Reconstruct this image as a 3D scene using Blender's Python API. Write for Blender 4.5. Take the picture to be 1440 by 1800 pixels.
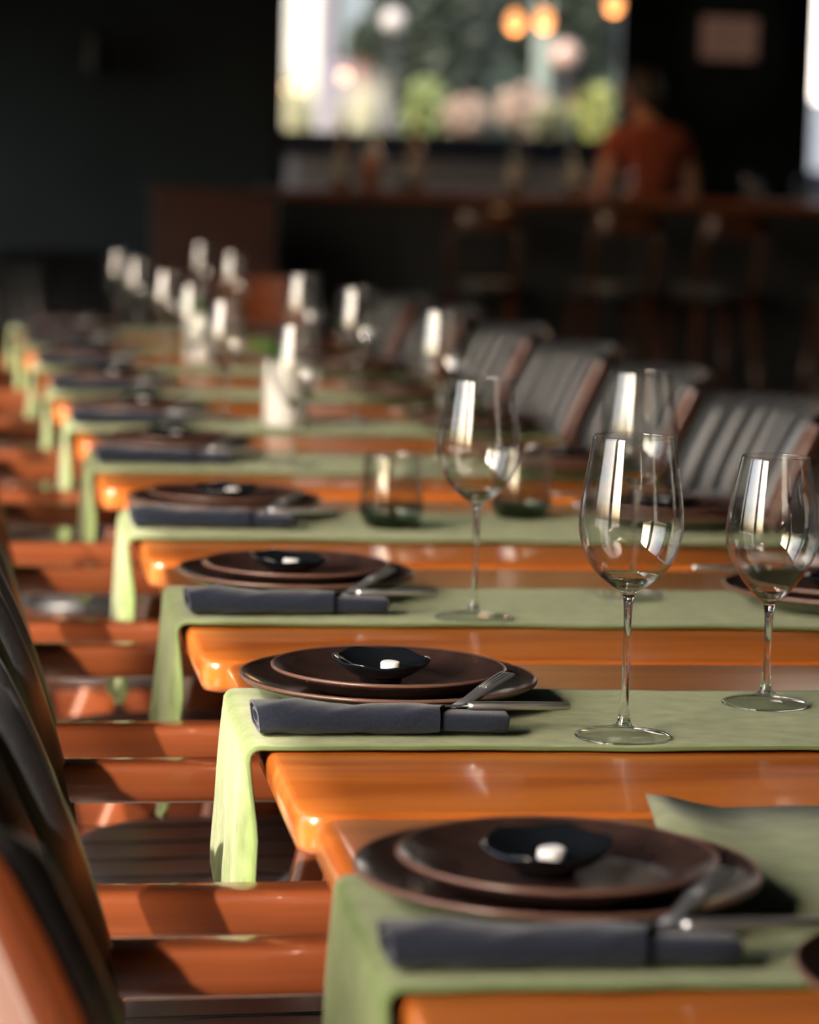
import bpy, bmesh, math, random
from math import sin, cos, pi, radians as R
from mathutils import Vector, Matrix
random.seed(7)
for o in list(bpy.data.objects):
    bpy.data.objects.remove(o, do_unlink=True)
sc = bpy.context.scene
COL = sc.collection

# ------------------------------------------------------------ camera, world, sun, exposure
TZ = 0.75                       # table height
CH = TZ + 0.475                 # camera height
yaw, pitch, roll = R(9.85), R(6.65), R(1.65)
fw = Vector((sin(yaw) * cos(pitch), cos(yaw) * cos(pitch), -sin(pitch)))
r0 = Vector((cos(yaw), -sin(yaw), 0)); u0 = r0.cross(fw)
rt = r0 * cos(roll) + u0 * sin(roll); up = -r0 * sin(roll) + u0 * cos(roll)
cd = bpy.data.cameras.new('camera'); cam = bpy.data.objects.new('camera', cd); COL.objects.link(cam)
M = Matrix((rt, up, -fw)).transposed().to_4x4(); M.translation = (0, 0, CH)
cam.matrix_world = M
cd.sensor_fit = 'HORIZONTAL'; cd.sensor_width = 24; cd.lens = 85
cd.clip_start = 0.05; cd.clip_end = 200
cd.dof.use_dof = True; cd.dof.focus_distance = 2.52; cd.dof.aperture_fstop = 3.6
sc.camera = cam

w = bpy.data.worlds.new('sky'); sc.world = w; w.use_nodes = True
nt = w.node_tree; bg = nt.nodes['Background']
sky = nt.nodes.new('ShaderNodeTexSky'); sky.sky_type = 'NISHITA'; sky.sun_disc = False
sky.sun_elevation = R(34); sky.sun_rotation = R(222); sky.air_density = 1.0; sky.dust_density = 5.0
nt.links.new(sky.outputs[0], bg.inputs[0]); bg.inputs[1].default_value = 0.55

SUN_EL, SUN_AZ = R(34), R(42)   # sunlight comes in low through the open left side from behind the camera
sd = bpy.data.lights.new('sun', 'SUN'); sd.energy = 6.5; sd.angle = R(0.8); sd.color = (1, .87, .74)
sun = bpy.data.objects.new('sun', sd); COL.objects.link(sun)
sdir = Vector((sin(SUN_AZ) * cos(SUN_EL), cos(SUN_AZ) * cos(SUN_EL), -sin(SUN_EL)))
sun.rotation_euler = sdir.to_track_quat('-Z', 'Y').to_euler(); sun.location = (-6, 6, 6)

sc.view_settings.view_transform = 'Standard'; sc.view_settings.look = 'None'
sc.view_settings.gamma = 1; sc.view_settings.use_curve_mapping = False
sc.view_settings.exposure = 0.82
sc.cycles.use_denoising = True
sc.cycles.max_bounces = 14; sc.cycles.transparent_max_bounces = 40
sc.cycles.transmission_bounces = 12; sc.cycles.glossy_bounces = 8
sc.cycles.sample_clamp_indirect = 8; sc.cycles.caustics_refractive = True; sc.cycles.caustics_reflective = False

# ------------------------------------------------------------ materials
def mat(name, col=(.5, .5, .5), rough=.5, metal=0, spec=.5, coat=0, coat_r=.1, sheen=0, emit=None, es=1):
    m = bpy.data.materials.new(name); m.use_nodes = True
    b = m.node_tree.nodes['Principled BSDF']
    b.inputs['Base Color'].default_value = (*col, 1); b.inputs['Roughness'].default_value = rough
    b.inputs['Metallic'].default_value = metal; b.inputs['Specular IOR Level'].default_value = spec
    b.inputs['Coat Weight'].default_value = coat; b.inputs['Coat Roughness'].default_value = coat_r
    b.inputs['Sheen Weight'].default_value = sheen
    if emit:
        b.inputs['Emission Color'].default_value = (*emit, 1); b.inputs['Emission Strength'].default_value = es
    return m
def N(m, t, **k):
    n = m.node_tree.nodes.new(t)
    for a, v in k.items(): setattr(n, a, v)
    return n
def L(m, a, b): m.node_tree.links.new(a, b)
def grain(m, c1, c2, scale=(1, 1, 1), ns=6, detail=5, bump=0, rr=None, coord='Object', dist=0.0, lo=.3, hi=.7):
    """noise-driven colour between c1 and c2, optional bump and roughness range"""
    b = m.node_tree.nodes['Principled BSDF']
    tc = N(m, 'ShaderNodeTexCoord'); mp = N(m, 'ShaderNodeMapping'); mp.inputs['Scale'].default_value = scale
    no = N(m, 'ShaderNodeTexNoise'); no.inputs['Scale'].default_value = ns; no.inputs['Detail'].default_value = detail
    no.inputs['Distortion'].default_value = dist
    L(m, tc.outputs[coord], mp.inputs[0]); L(m, mp.outputs[0], no.inputs['Vector'])
    cr = N(m, 'ShaderNodeValToRGB'); cr.color_ramp.elements[0].position = lo; cr.color_ramp.elements[1].position = hi
    cr.color_ramp.elements[0].color = (*c1, 1); cr.color_ramp.elements[1].color = (*c2, 1)
    L(m, no.outputs['Fac'], cr.inputs[0]); L(m, cr.outputs[0], b.inputs['Base Color'])
    if bump:
        bp = N(m, 'ShaderNodeBump'); bp.inputs['Strength'].default_value = bump; bp.inputs['Distance'].default_value = .002
        L(m, no.outputs['Fac'], bp.inputs['Height']); L(m, bp.outputs[0], b.inputs['Normal'])
    if rr:
        mr = N(m, 'ShaderNodeMapRange'); mr.inputs[3].default_value = rr[0]; mr.inputs[4].default_value = rr[1]
        L(m, no.outputs['Fac'], mr.inputs[0]); L(m, mr.outputs[0], b.inputs['Roughness'])
    return m
def wood(name, c1, c2, rough=.3, coat=.6, axis=0, rings=14):
    m = mat(name, c1, rough, coat=coat, coat_r=.08)
    b = m.node_tree.nodes['Principled BSDF']
    tc = N(m, 'ShaderNodeTexCoord'); mp = N(m, 'ShaderNodeMapping')
    s = [9, 9, 9]; s[axis] = 1.1; mp.inputs['Scale'].default_value = s
    mp.inputs['Rotation'].default_value = (0, 0, R(6))
    L(m, tc.outputs['Object'], mp.inputs[0])
    n1 = N(m, 'ShaderNodeTexNoise'); n1.inputs['Scale'].default_value = .9; n1.inputs['Detail'].default_value = 3; n1.inputs['Distortion'].default_value = .6
    L(m, mp.outputs[0], n1.inputs['Vector'])
    mul = N(m, 'ShaderNodeMath', operation='MULTIPLY'); mul.inputs[1].default_value = rings; L(m, n1.outputs['Fac'], mul.inputs[0])
    fr = N(m, 'ShaderNodeMath', operation='PINGPONG'); fr.inputs[1].default_value = 1; L(m, mul.outputs[0], fr.inputs[0])
    mp2 = N(m, 'ShaderNodeMapping'); s2 = [260, 260, 260]; s2[axis] = 9; mp2.inputs['Scale'].default_value = s2
    L(m, tc.outputs['Object'], mp2.inputs[0])
    n2 = N(m, 'ShaderNodeTexNoise'); n2.inputs['Scale'].default_value = 1; n2.inputs['Detail'].default_value = 2; L(m, mp2.outputs[0], n2.inputs['Vector'])
    mx = N(m, 'ShaderNodeMix'); mx.inputs[0].default_value = .42; L(m, fr.outputs[0], mx.inputs[2]); L(m, n2.outputs['Fac'], mx.inputs[3])
    cr = N(m, 'ShaderNodeValToRGB'); cr.color_ramp.elements[0].position = .15; cr.color_ramp.elements[1].position = .8
    cr.color_ramp.elements[0].color = (*c1, 1); cr.color_ramp.elements[1].color = (*c2, 1)
    L(m, mx.outputs[0], cr.inputs[0]); L(m, cr.outputs[0], b.inputs['Base Color'])
    return m

M_TABLE = wood('table_wood', (.36, .085, .012), (.56, .165, .026), rough=.28, coat=.5, axis=0, rings=9)
M_CHAIRW = wood('chair_wood', (.075, .018, .006), (.155, .038, .010), rough=.3, coat=.9, axis=0, rings=5)
M_CHAIRV = wood('chair_wood_upright', (.08, .018, .006), (.155, .036, .009), rough=.35, coat=.5, axis=2, rings=5)
M_DARKW = wood('dark_wood', (.035, .009, .004), (.06, .015, .005), rough=.4, coat=.3, axis=0, rings=5)
M_LEATH = grain(mat('charcoal_leather', rough=.42, coat=.45, coat_r=.35), (.026, .027, .030), (.038, .040, .044), ns=120, bump=.25, rr=(.32, .5))
M_SEAM = mat('leather_seam', (.006, .006, .007), .6)
M_CLOTH = grain(mat('green_linen', rough=.95, spec=.15, sheen=.34), (.112, .170, .048), (.21, .282, .105), ns=38, detail=9, scale=(1, 1.4, 1), lo=.28, hi=.72, bump=.6)
def weave(m, sc_, st=.5):
    b = m.node_tree.nodes['Principled BSDF']; tc = N(m, 'ShaderNodeTexCoord')
    wv = N(m, 'ShaderNodeTexWave'); wv.inputs['Scale'].default_value = sc_; wv.inputs['Distortion'].default_value = 3
    w2 = N(m, 'ShaderNodeTexWave', bands_direction='Y'); w2.inputs['Scale'].default_value = sc_; w2.inputs['Distortion'].default_value = 3
    L(m, tc.outputs['Object'], wv.inputs[0]); L(m, tc.outputs['Object'], w2.inputs[0])
    ad = N(m, 'ShaderNodeMath', operation='ADD'); L(m, wv.outputs['Fac'], ad.inputs[0]); L(m, w2.outputs['Fac'], ad.inputs[1])
    bp = N(m, 'ShaderNodeBump'); bp.inputs['Strength'].default_value = st; bp.inputs['Distance'].default_value = .0006
    L(m, ad.outputs[0], bp.inputs['Height']); L(m, bp.outputs[0], b.inputs['Normal'])
weave(M_CLOTH, 260)
M_CLOTH.node_tree.nodes['Principled BSDF'].inputs['Sheen Tint'].default_value = (1, .92, .80, 1)
M_CLOTH.node_tree.nodes['Principled BSDF'].inputs['Sheen Roughness'].default_value = .45
M_HEM = mat('hem_thread', (.12, .16, .065), .95, spec=.1)
M_NAP = grain(mat('navy_napkin', rough=.9, spec=.2, sheen=.25), (.008, .0115, .024), (.014, .020, .038), ns=300, detail=3)
weave(M_NAP, 500, .3)
M_PLATE = grain(mat('brown_glaze', rough=.25, coat=.5, coat_r=.12), (.020, .011, .010), (.045, .023, .018), ns=40, detail=8, rr=(.2, .42))
def speckle(m, sc_=420, col=(.35, .2, .13)):
    b = m.node_tree.nodes['Principled BSDF']; src = b.inputs['Base Color'].links[0].from_socket
    tc = N(m, 'ShaderNodeTexCoord'); n = N(m, 'ShaderNodeTexNoise'); n.inputs['Scale'].default_value = sc_; n.inputs['Detail'].default_value = 1
    L(m, tc.outputs['Object'], n.inputs['Vector'])
    cr = N(m, 'ShaderNodeValToRGB'); cr.color_ramp.elements[0].position = .72; cr.color_ramp.elements[1].position = .76
    L(m, n.outputs['Fac'], cr.inputs[0])
    mx = N(m, 'ShaderNodeMix', data_type='RGBA'); L(m, cr.outputs[0], mx.inputs[0]); L(m, src, mx.inputs[6]); mx.inputs[7].default_value = (*col, 1)
    L(m, mx.outputs[2], b.inputs['Base Color'])
speckle(M_PLATE)
M_RIM = mat('bare_brown_rim', (.17, .085, .06), .35, coat=.4)
M_DISH = mat('black_glaze', (.006, .008, .011), .15, coat=.6, coat_r=.06)
M_WHITE = grain(mat('white_tablet', rough=.7), (.88, .88, .87), (.95, .95, .94), ns=60, bump=.3)
M_STEEL = mat('brushed_steel', (.68, .68, .68), .38, metal=1)
M_FORK = mat('satin_steel', (.50, .50, .51), .5, metal=1)
M_VASE = grain(mat('white_ceramic', rough=.45), (.50, .49, .46), (.58, .57, .54), ns=12)
M_LEAF = grain(mat('leaf_green', rough=.5), (.10, .26, .03), (.22, .42, .06), ns=10)
M_METAL = mat('black_metal', (.015, .015, .016), .45, metal=.6)
M_FLOOR = grain(mat('stone_floor', rough=.45, spec=.4), (.42, .39, .34), (.55, .51, .45), ns=3, detail=8, rr=(.35, .55))
M_WALLD = grain(mat('dark_green_wall', rough=.75, spec=.2), (.006, .009, .009), (.009, .013, .013), ns=4)
M_WALLT = grain(mat('dark_teal_wall', rough=.5, spec=.3), (.014, .023, .027), (.020, .032, .037), ns=2)
M_CEIL = mat('dark_ceiling', (.02, .02, .02), .9)
M_FRAME = mat('black_frame', (.008, .008, .009), .4)

def glass_thin(name, tint=(1, 1, 1), tintlow=None, zlo=0, zhi=.1, base=.05, mult=.9):
    m = bpy.data.materials.new(name); m.use_nodes = True; t = m.node_tree; t.nodes.clear()
    out = N(m, 'ShaderNodeOutputMaterial'); tr = N(m, 'ShaderNodeBsdfTransparent'); gl = N(m, 'ShaderNodeBsdfGlossy')
    gl.inputs['Roughness'].default_value = .0; tr.inputs[0].default_value = (*tint, 1)
    if tintlow:
        tc = N(m, 'ShaderNodeTexCoord'); sp = N(m, 'ShaderNodeSeparateXYZ'); L(m, tc.outputs['Object'], sp.inputs[0])
        mr = N(m, 'ShaderNodeMapRange'); mr.inputs[1].default_value = zlo; mr.inputs[2].default_value = zhi
        L(m, sp.outputs[2], mr.inputs[0])
        mx = N(m, 'ShaderNodeMix', data_type='RGBA'); mx.inputs[6].default_value = (*tintlow, 1); mx.inputs[7].default_value = (*tint, 1)
        L(m, mr.outputs[0], mx.inputs[0]); L(m, mx.outputs[2], tr.inputs[0])
    lw = N(m, 'ShaderNodeLayerWeight'); lw.inputs[0].default_value = .5
    # Schlick on the facing angle, the same from both sides of the wall
    pw = N(m, 'ShaderNodeMath', operation='POWER'); pw.inputs[1].default_value = 3.2; L(m, lw.outputs['Facing'], pw.inputs[0])
    ma = N(m, 'ShaderNodeMath', operation='MULTIPLY_ADD'); ma.inputs[1].default_value = mult; ma.inputs[2].default_value = base; L(m, pw.outputs[0], ma.inputs[0])
    mi = N(m, 'ShaderNodeMixShader'); L(m, ma.outputs[0], mi.inputs[0]); L(m, tr.outputs[0], mi.inputs[1]); L(m, gl.outputs[0], mi.inputs[2])
    L(m, mi.outputs[0], out.inputs[0]); return m
def glass_solid(name, col=(1, 1, 1)):
    m = bpy.data.materials.new(name); m.use_nodes = True; t = m.node_tree; t.nodes.clear()
    out = N(m, 'ShaderNodeOutputMaterial'); g = N(m, 'ShaderNodeBsdfGlass'); g.inputs['IOR'].default_value = 1.5
    g.inputs['Color'].default_value = (*col, 1); g.inputs['Roughness'].default_value = 0
    L(m, g.outputs[0], out.inputs[0]); return m
G_BOWL = glass_thin('clear_glass_wall', (.985, .99, .985), base=.06)
G_FOOT = glass_thin('clear_glass_foot', (.995, .998, .995), base=.03, mult=.45)
G_SOLID = glass_solid('clear_glass_solid')
G_TUMB = glass_thin('smoky_green_glass_wall', (.95, .96, .95), (.25, .36, .30), .008, .04, .09)
G_BASE = glass_solid('smoky_green_glass_base', (.10, .20, .15))
G_PANE = glass_thin('window_pane_glass', (.93, .95, .94))

# ------------------------------------------------------------ mesh helpers
def link(name, bm, m, parent=None, smooth=False, sub=0):
    me = bpy.data.meshes.new(name)
    bmesh.ops.recalc_face_normals(bm, faces=bm.faces)
    bm.to_mesh(me); bm.free()
    if isinstance(m, (list, tuple)):
        for q in m: me.materials.append(q)
    else: me.materials.append(m)
    if smooth:
        for p in me.polygons: p.use_smooth = True
    o = bpy.data.objects.new(name, me); COL.objects.link(o)
    if parent: o.parent = parent
    if sub:
        md = o.modifiers.new('subsurf', 'SUBSURF'); md.levels = sub; md.render_levels = sub
    return o
def tag(o, label, cat, group=None, kind=None):
    if label: o['label'] = label
    if cat: o['category'] = cat
    if group: o['group'] = group
    if kind: o['kind'] = kind
    return o
def thing(name, label, cat, loc=(0, 0, 0), rz=0, group=None):
    o = bpy.data.objects.new(name, None); COL.objects.link(o); o.empty_display_size = .05
    o.location = loc; o.rotation_euler = (0, 0, rz); return tag(o, label, cat, group)
def kids(o): return [c for c in bpy.data.objects if c.parent == o]
def dup(root, loc, rz, label, group=None):
    def cp(o, par):
        c = o.copy(); COL.objects.link(c); c.parent = par
        for k in KIDS.get(o.name, []): cp(k, c)
        return c
    r = cp(root, None); r.location = loc; r.rotation_euler = (0, 0, rz); r['label'] = label
    if group: r['group'] = group
    return r
KIDS = {}
def reg(root):
    """remember the part tree of a prototype for dup()"""
    ks = kids(root); KIDS[root.name] = ks
    for k in ks: reg(k)
    return root
def box(bm, x0, x1, y0, y1, z0, z1, bev=0, seg=2, mi=0, mtx=None):
    vs = [bm.verts.new(p) for p in ((x0, y0, z0), (x1, y0, z0), (x1, y1, z0), (x0, y1, z0), (x0, y0, z1), (x1, y0, z1), (x1, y1, z1), (x0, y1, z1))]
    fs = [bm.faces.new([vs[i] for i in f]) for f in ((0, 3, 2, 1), (4, 5, 6, 7), (0, 1, 5, 4), (1, 2, 6, 5), (2, 3, 7, 6), (3, 0, 4, 7))]
    for f in fs: f.material_index = mi
    if mtx: bmesh.ops.transform(bm, matrix=mtx, verts=vs)
    if bev: bmesh.ops.bevel(bm, geom=list({e for f in fs for e in f.edges}), offset=bev, segments=seg, affect='EDGES', profile=.5)
def lathe(bm, prof, seg=64, cx=0, cy=0, z=0, mod=None, mi=0):
    rings = []
    for j, (r, h) in enumerate(prof):
        if r < 1e-6: rings.append([bm.verts.new((cx, cy, z + h))]); continue
        ring = []
        for i in range(seg):
            a = 2 * pi * i / seg; rr, hh = (r, h) if not mod else mod(r, h, a, j)
            ring.append(bm.verts.new((cx + rr * cos(a), cy + rr * sin(a), z + hh)))
        rings.append(ring)
    for k, (a, b) in enumerate(zip(rings, rings[1:])):
        for i in range(seg):
            j = (i + 1) % seg
            if len(a) == 1 and len(b) == 1: continue
            if len(a) == 1: f = bm.faces.new((a[0], b[i], b[j]))
            elif len(b) == 1: f = bm.faces.new((a[i], b[0], a[j]))
            else: f = bm.faces.new((a[i], b[i], b[j], a[j]))
            f.material_index = mi if not callable(mi) else mi(k)
def catmull(pts, n=6):
    P = [pts[0]] + list(pts) + [pts[-1]]; out = []
    for i in range(1, len(P) - 2):
        p0, p1, p2, p3 = [Vector(q) for q in P[i - 1:i + 3]]
        for k in range(n):
            t = k / n
            out.append(.5 * ((2 * p1) + (p2 - p0) * t + (2 * p0 - 5 * p1 + 4 * p2 - p3) * t * t + (3 * p1 - p0 - 3 * p2 + p3) * t ** 3))
    out.append(Vector(P[-2])); return out
def cr2(pts, n=6): return [(max(p[0], 0), p[1]) for p in catmull([(a, b, 0) for a, b in pts], n)]
def sweep(bm, pts, w, h, side=Vector((0, 1, 0)), n=12, power=3.2, closed=True, mi=0):
    """superellipse section swept along pts; w/h half sizes (numbers or per-point lists)"""
    rings = []
    for i, p in enumerate(pts):
        p = Vector(p); a = Vector(pts[max(i - 1, 0)]); b = Vector(pts[min(i + 1, len(pts) - 1)])
        t = (b - a).normalized(); s = (side - t * side.dot(t)).normalized(); u = s.cross(t)
        ww = w[i] if isinstance(w, (list, tuple)) else w; hh = h[i] if isinstance(h, (list, tuple)) else h
        ring = []
        for k in range(n):
            an = 2 * pi * (k + .5) / n; c, q = cos(an), sin(an)
            e = 2 / power
            ring.append(bm.verts.new(p + s * ww * math.copysign(abs(c) ** e, c) + u * hh * math.copysign(abs(q) ** e, q)))
        rings.append(ring)
    for a, b in zip(rings, rings[1:]):
        for k in range(n): f = bm.faces.new((a[k], a[(k + 1) % n], b[(k + 1) % n], b[k])); f.material_index = mi
    if closed:
        bm.faces.new(rings[0][::-1]).material_index = mi; bm.faces.new(rings[-1]).material_index = mi
def grid(bm, F, nu, nv, mi=0, matf=None):
    vs = [[bm.verts.new(F(i / nu, j / nv)) for j in range(nv + 1)] for i in range(nu + 1)]
    for i in range(nu):
        for j in range(nv):
            f = bm.faces.new((vs[i][j], vs[i + 1][j], vs[i + 1][j + 1], vs[i][j + 1])); f.material_index = mi if not matf else matf(i, j)
    return vs
def struct(name, bm, m, parent=None):
    o = link(name, bm, m, parent)
    if not parent: o['kind'] = 'structure'
    return o
def ang_bump(o, a=40):
    me = o.data
    for p in me.polygons: p.use_smooth = True
    me.set_sharp_from_angle(angle=R(a))
    return o

ORD = ['front', 'second', 'third', 'fourth', 'fifth', 'sixth', 'seventh', 'eighth', 'ninth', 'tenth']
XL, XR = 0.29, 1.17                       # table edges
XC = (XL + XR) / 2
TY = [1.74, 2.42, 3.10, 3.81, 4.61, 5.31, 6.03, 6.74, 7.50, 8.24]      # table centres
RY = [1.74, 2.447, 3.10, 3.812, 4.62, 5.30, 6.05, 6.80, 7.60, 8.32]    # runner centres
TROT = R(-1.3)

# ------------------------------------------------------------ the room
X0, X1, Y0, Y1, ZC = -1.3, 7.2, -3.0, 17.0, 3.5
b = bmesh.new(); box(b, X0, X1, Y0, Y1 + .2, -.12, 0); struct('floor', b, M_FLOOR)
b = bmesh.new(); box(b, -40, X0, -20, 60, -.25, -.12); box(b, X0, 45, Y1 + .2, 60, -.25, -.12)
struct('ground', b, grain(mat('terrace_paving', rough=.9), (.20, .19, .17), (.30, .28, .26), ns=2))
b = bmesh.new(); box(b, X0 - .3, X1 + .2, Y0 - .2, Y1 + .2, ZC, ZC + .15); struct('ceiling', b, M_CEIL)
# side towards the sun: open folding front between piers
b = bmesh.new()
HEAD = 2.57
box(b, X0 - .2, X0, Y0 - .2, -.08, 0, HEAD); box(b, X0 - .2, X0, Y0 - .2, 14.9, HEAD, ZC); box(b, X0 - .2, X0, 7.6, 14.9, 0, HEAD)
for y, dy in ((1.22, .22), (2.75, .2), (4.35, .2), (5.95, .2)): box(b, X0 - .2, X0, y, y + dy, 0, HEAD)
box(b, X0 - .2, X0, 16.4, Y1 + .2, 0, ZC); box(b, X0 - .2, X0, 14.9, 16.4, 0, .95); box(b, X0 - .2, X0, 14.9, 16.4, 2.3, ZC)
struct('wall_left', b, M_WALLD)
b = bmesh.new(); box(b, X1, X1 + .2, Y0, Y1 + .2, 0, ZC); struct('wall_right', b, M_WALLD)
b = bmesh.new(); box(b, X0, X1, Y0 - .2, Y0, 0, ZC); struct('wall_near', b, M_WALLD)
WX0, WX1, WZ0, WZ1 = 2.09, 4.20, 1.40, 3.2         # big window of the back wall
DX0, DX1 = 5.30, 6.30
b = bmesh.new()
box(b, X0, WX0, Y1, Y1 + .2, 0, ZC, mi=1); box(b, WX1, DX0, Y1, Y1 + .2, 0, ZC); box(b, DX1, X1, Y1, Y1 + .2, 0, ZC)
box(b, WX0, WX1, Y1, Y1 + .2, 0, WZ0); box(b, WX0, WX1, Y1, Y1 + .2, WZ1, ZC); box(b, DX0, DX1, Y1, Y1 + .2, 2.9, ZC)
struct('wall_back', b, [M_WALLD, M_WALLT])
b = bmesh.new()
for a in ((WX0, WX0 + .05), (WX1 - .05, WX1)): box(b, a[0], a[1], Y1 + .02, Y1 + .12, WZ0, WZ1)
box(b, WX0, WX1, Y1 + .02, Y1 + .12, WZ0, WZ0 + .06); box(b, WX0, WX1, Y1 + .02, Y1 + .12, WZ1 - .05, WZ1)

win = struct('window_1', b, M_FRAME)
b = bmesh.new(); box(b, WX0 + .05, WX1 - .05, Y1 + .06, Y1 + .072, WZ0 + .06, WZ1 - .05); link('window_pane', b, G_PANE, win)
b = bmesh.new(); box(b, WX0 - .03, WX1 + .03, Y1 - .16, Y1 + .02, WZ0 - .04, WZ0, bev=.006); link('window_sill', b, M_FRAME, win)
b = bmesh.new()
for a in ((DX0, DX0 + .05), (DX1 - .05, DX1)): box(b, a[0], a[1], Y1 + .02, Y1 + .12, 0, 2.9)
box(b, DX0, DX1, Y1 + .02, Y1 + .12, 2.85, 2.9); struct('door_1', b, M_FRAME)

# ------------------------------------------------------------ dining tables
def make_table():
    t = thing('dining_table', '', 'table')
    hw, hl = (XR - XL) / 2, .335
    # top: rounded corners in plan, softened edge in section
    b = bmesh.new(); rc = .022; plan = []
    for sx, sy, a0 in ((1, 1, 0), (-1, 1, 90), (-1, -1, 180), (1, -1, 270)):
        for k in range(7):
            a = R(a0 + 15 * k); plan.append((sx * (hw - rc) + rc * cos(a), sy * (hl - rc) + rc * sin(a), cos(a), sin(a)))
    sec = [(-.012, -.034), (-.004, -.032), (-.001, -.026), (0, -.012), (-.001, -.005), (-.004, -.001), (-.008, 0)]
    rings = [[b.verts.new((x + o * cx * 1.0, y + o * cy * 1.0, z)) for x, y, cx, cy in plan] for o, z in sec]
    n = len(plan)
    for r1, r2 in zip(rings, rings[1:]):
        for i in range(n): b.faces.new((r1[i], r1[(i + 1) % n], r2[(i + 1) % n], r2[i]))
    b.faces.new(rings[-1]); b.faces.new(rings[0][::-1])
    ang_bump(link('table_top', b, M_TABLE, t), 50)
    b = bmesh.new(); box(b, -.26, .26, -.035, .035, -.06, -.034, bev=.003); box(b, -.035, .035, -.2, .2, -.0605, -.0345, bev=.003)
    link('top_bracket', b, M_METAL, t)
    b = bmesh.new(); box(b, -.035, .035, -.035, .035, -.74, -.06, bev=.004); link('pedestal', b, M_METAL, t)
    b = bmesh.new(); box(b, -.27, .27, -.2, .2, -.75, -.738, bev=.004); link('base_plate', b, M_METAL, t)
    return t
tab0 = reg(make_table())
for i, y in enumerate(TY):
    loc = (XC + (.004 if i % 2 else -.002), y, TZ); rz = TROT + R(random.uniform(-.25, .25))
    if i == 0: tab0.location = loc; tab0.rotation_euler = (0, 0, rz); t = tab0
    else: t = dup(tab0, loc, rz, '')
    t['label'] = 'orange-brown wooden table, %s in the long row' % ('nearest' if i == 0 else ORD[i] + ' from the front' if i < 9 else 'last and farthest')
    t['group'] = 'tables pushed together in a row'

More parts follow.
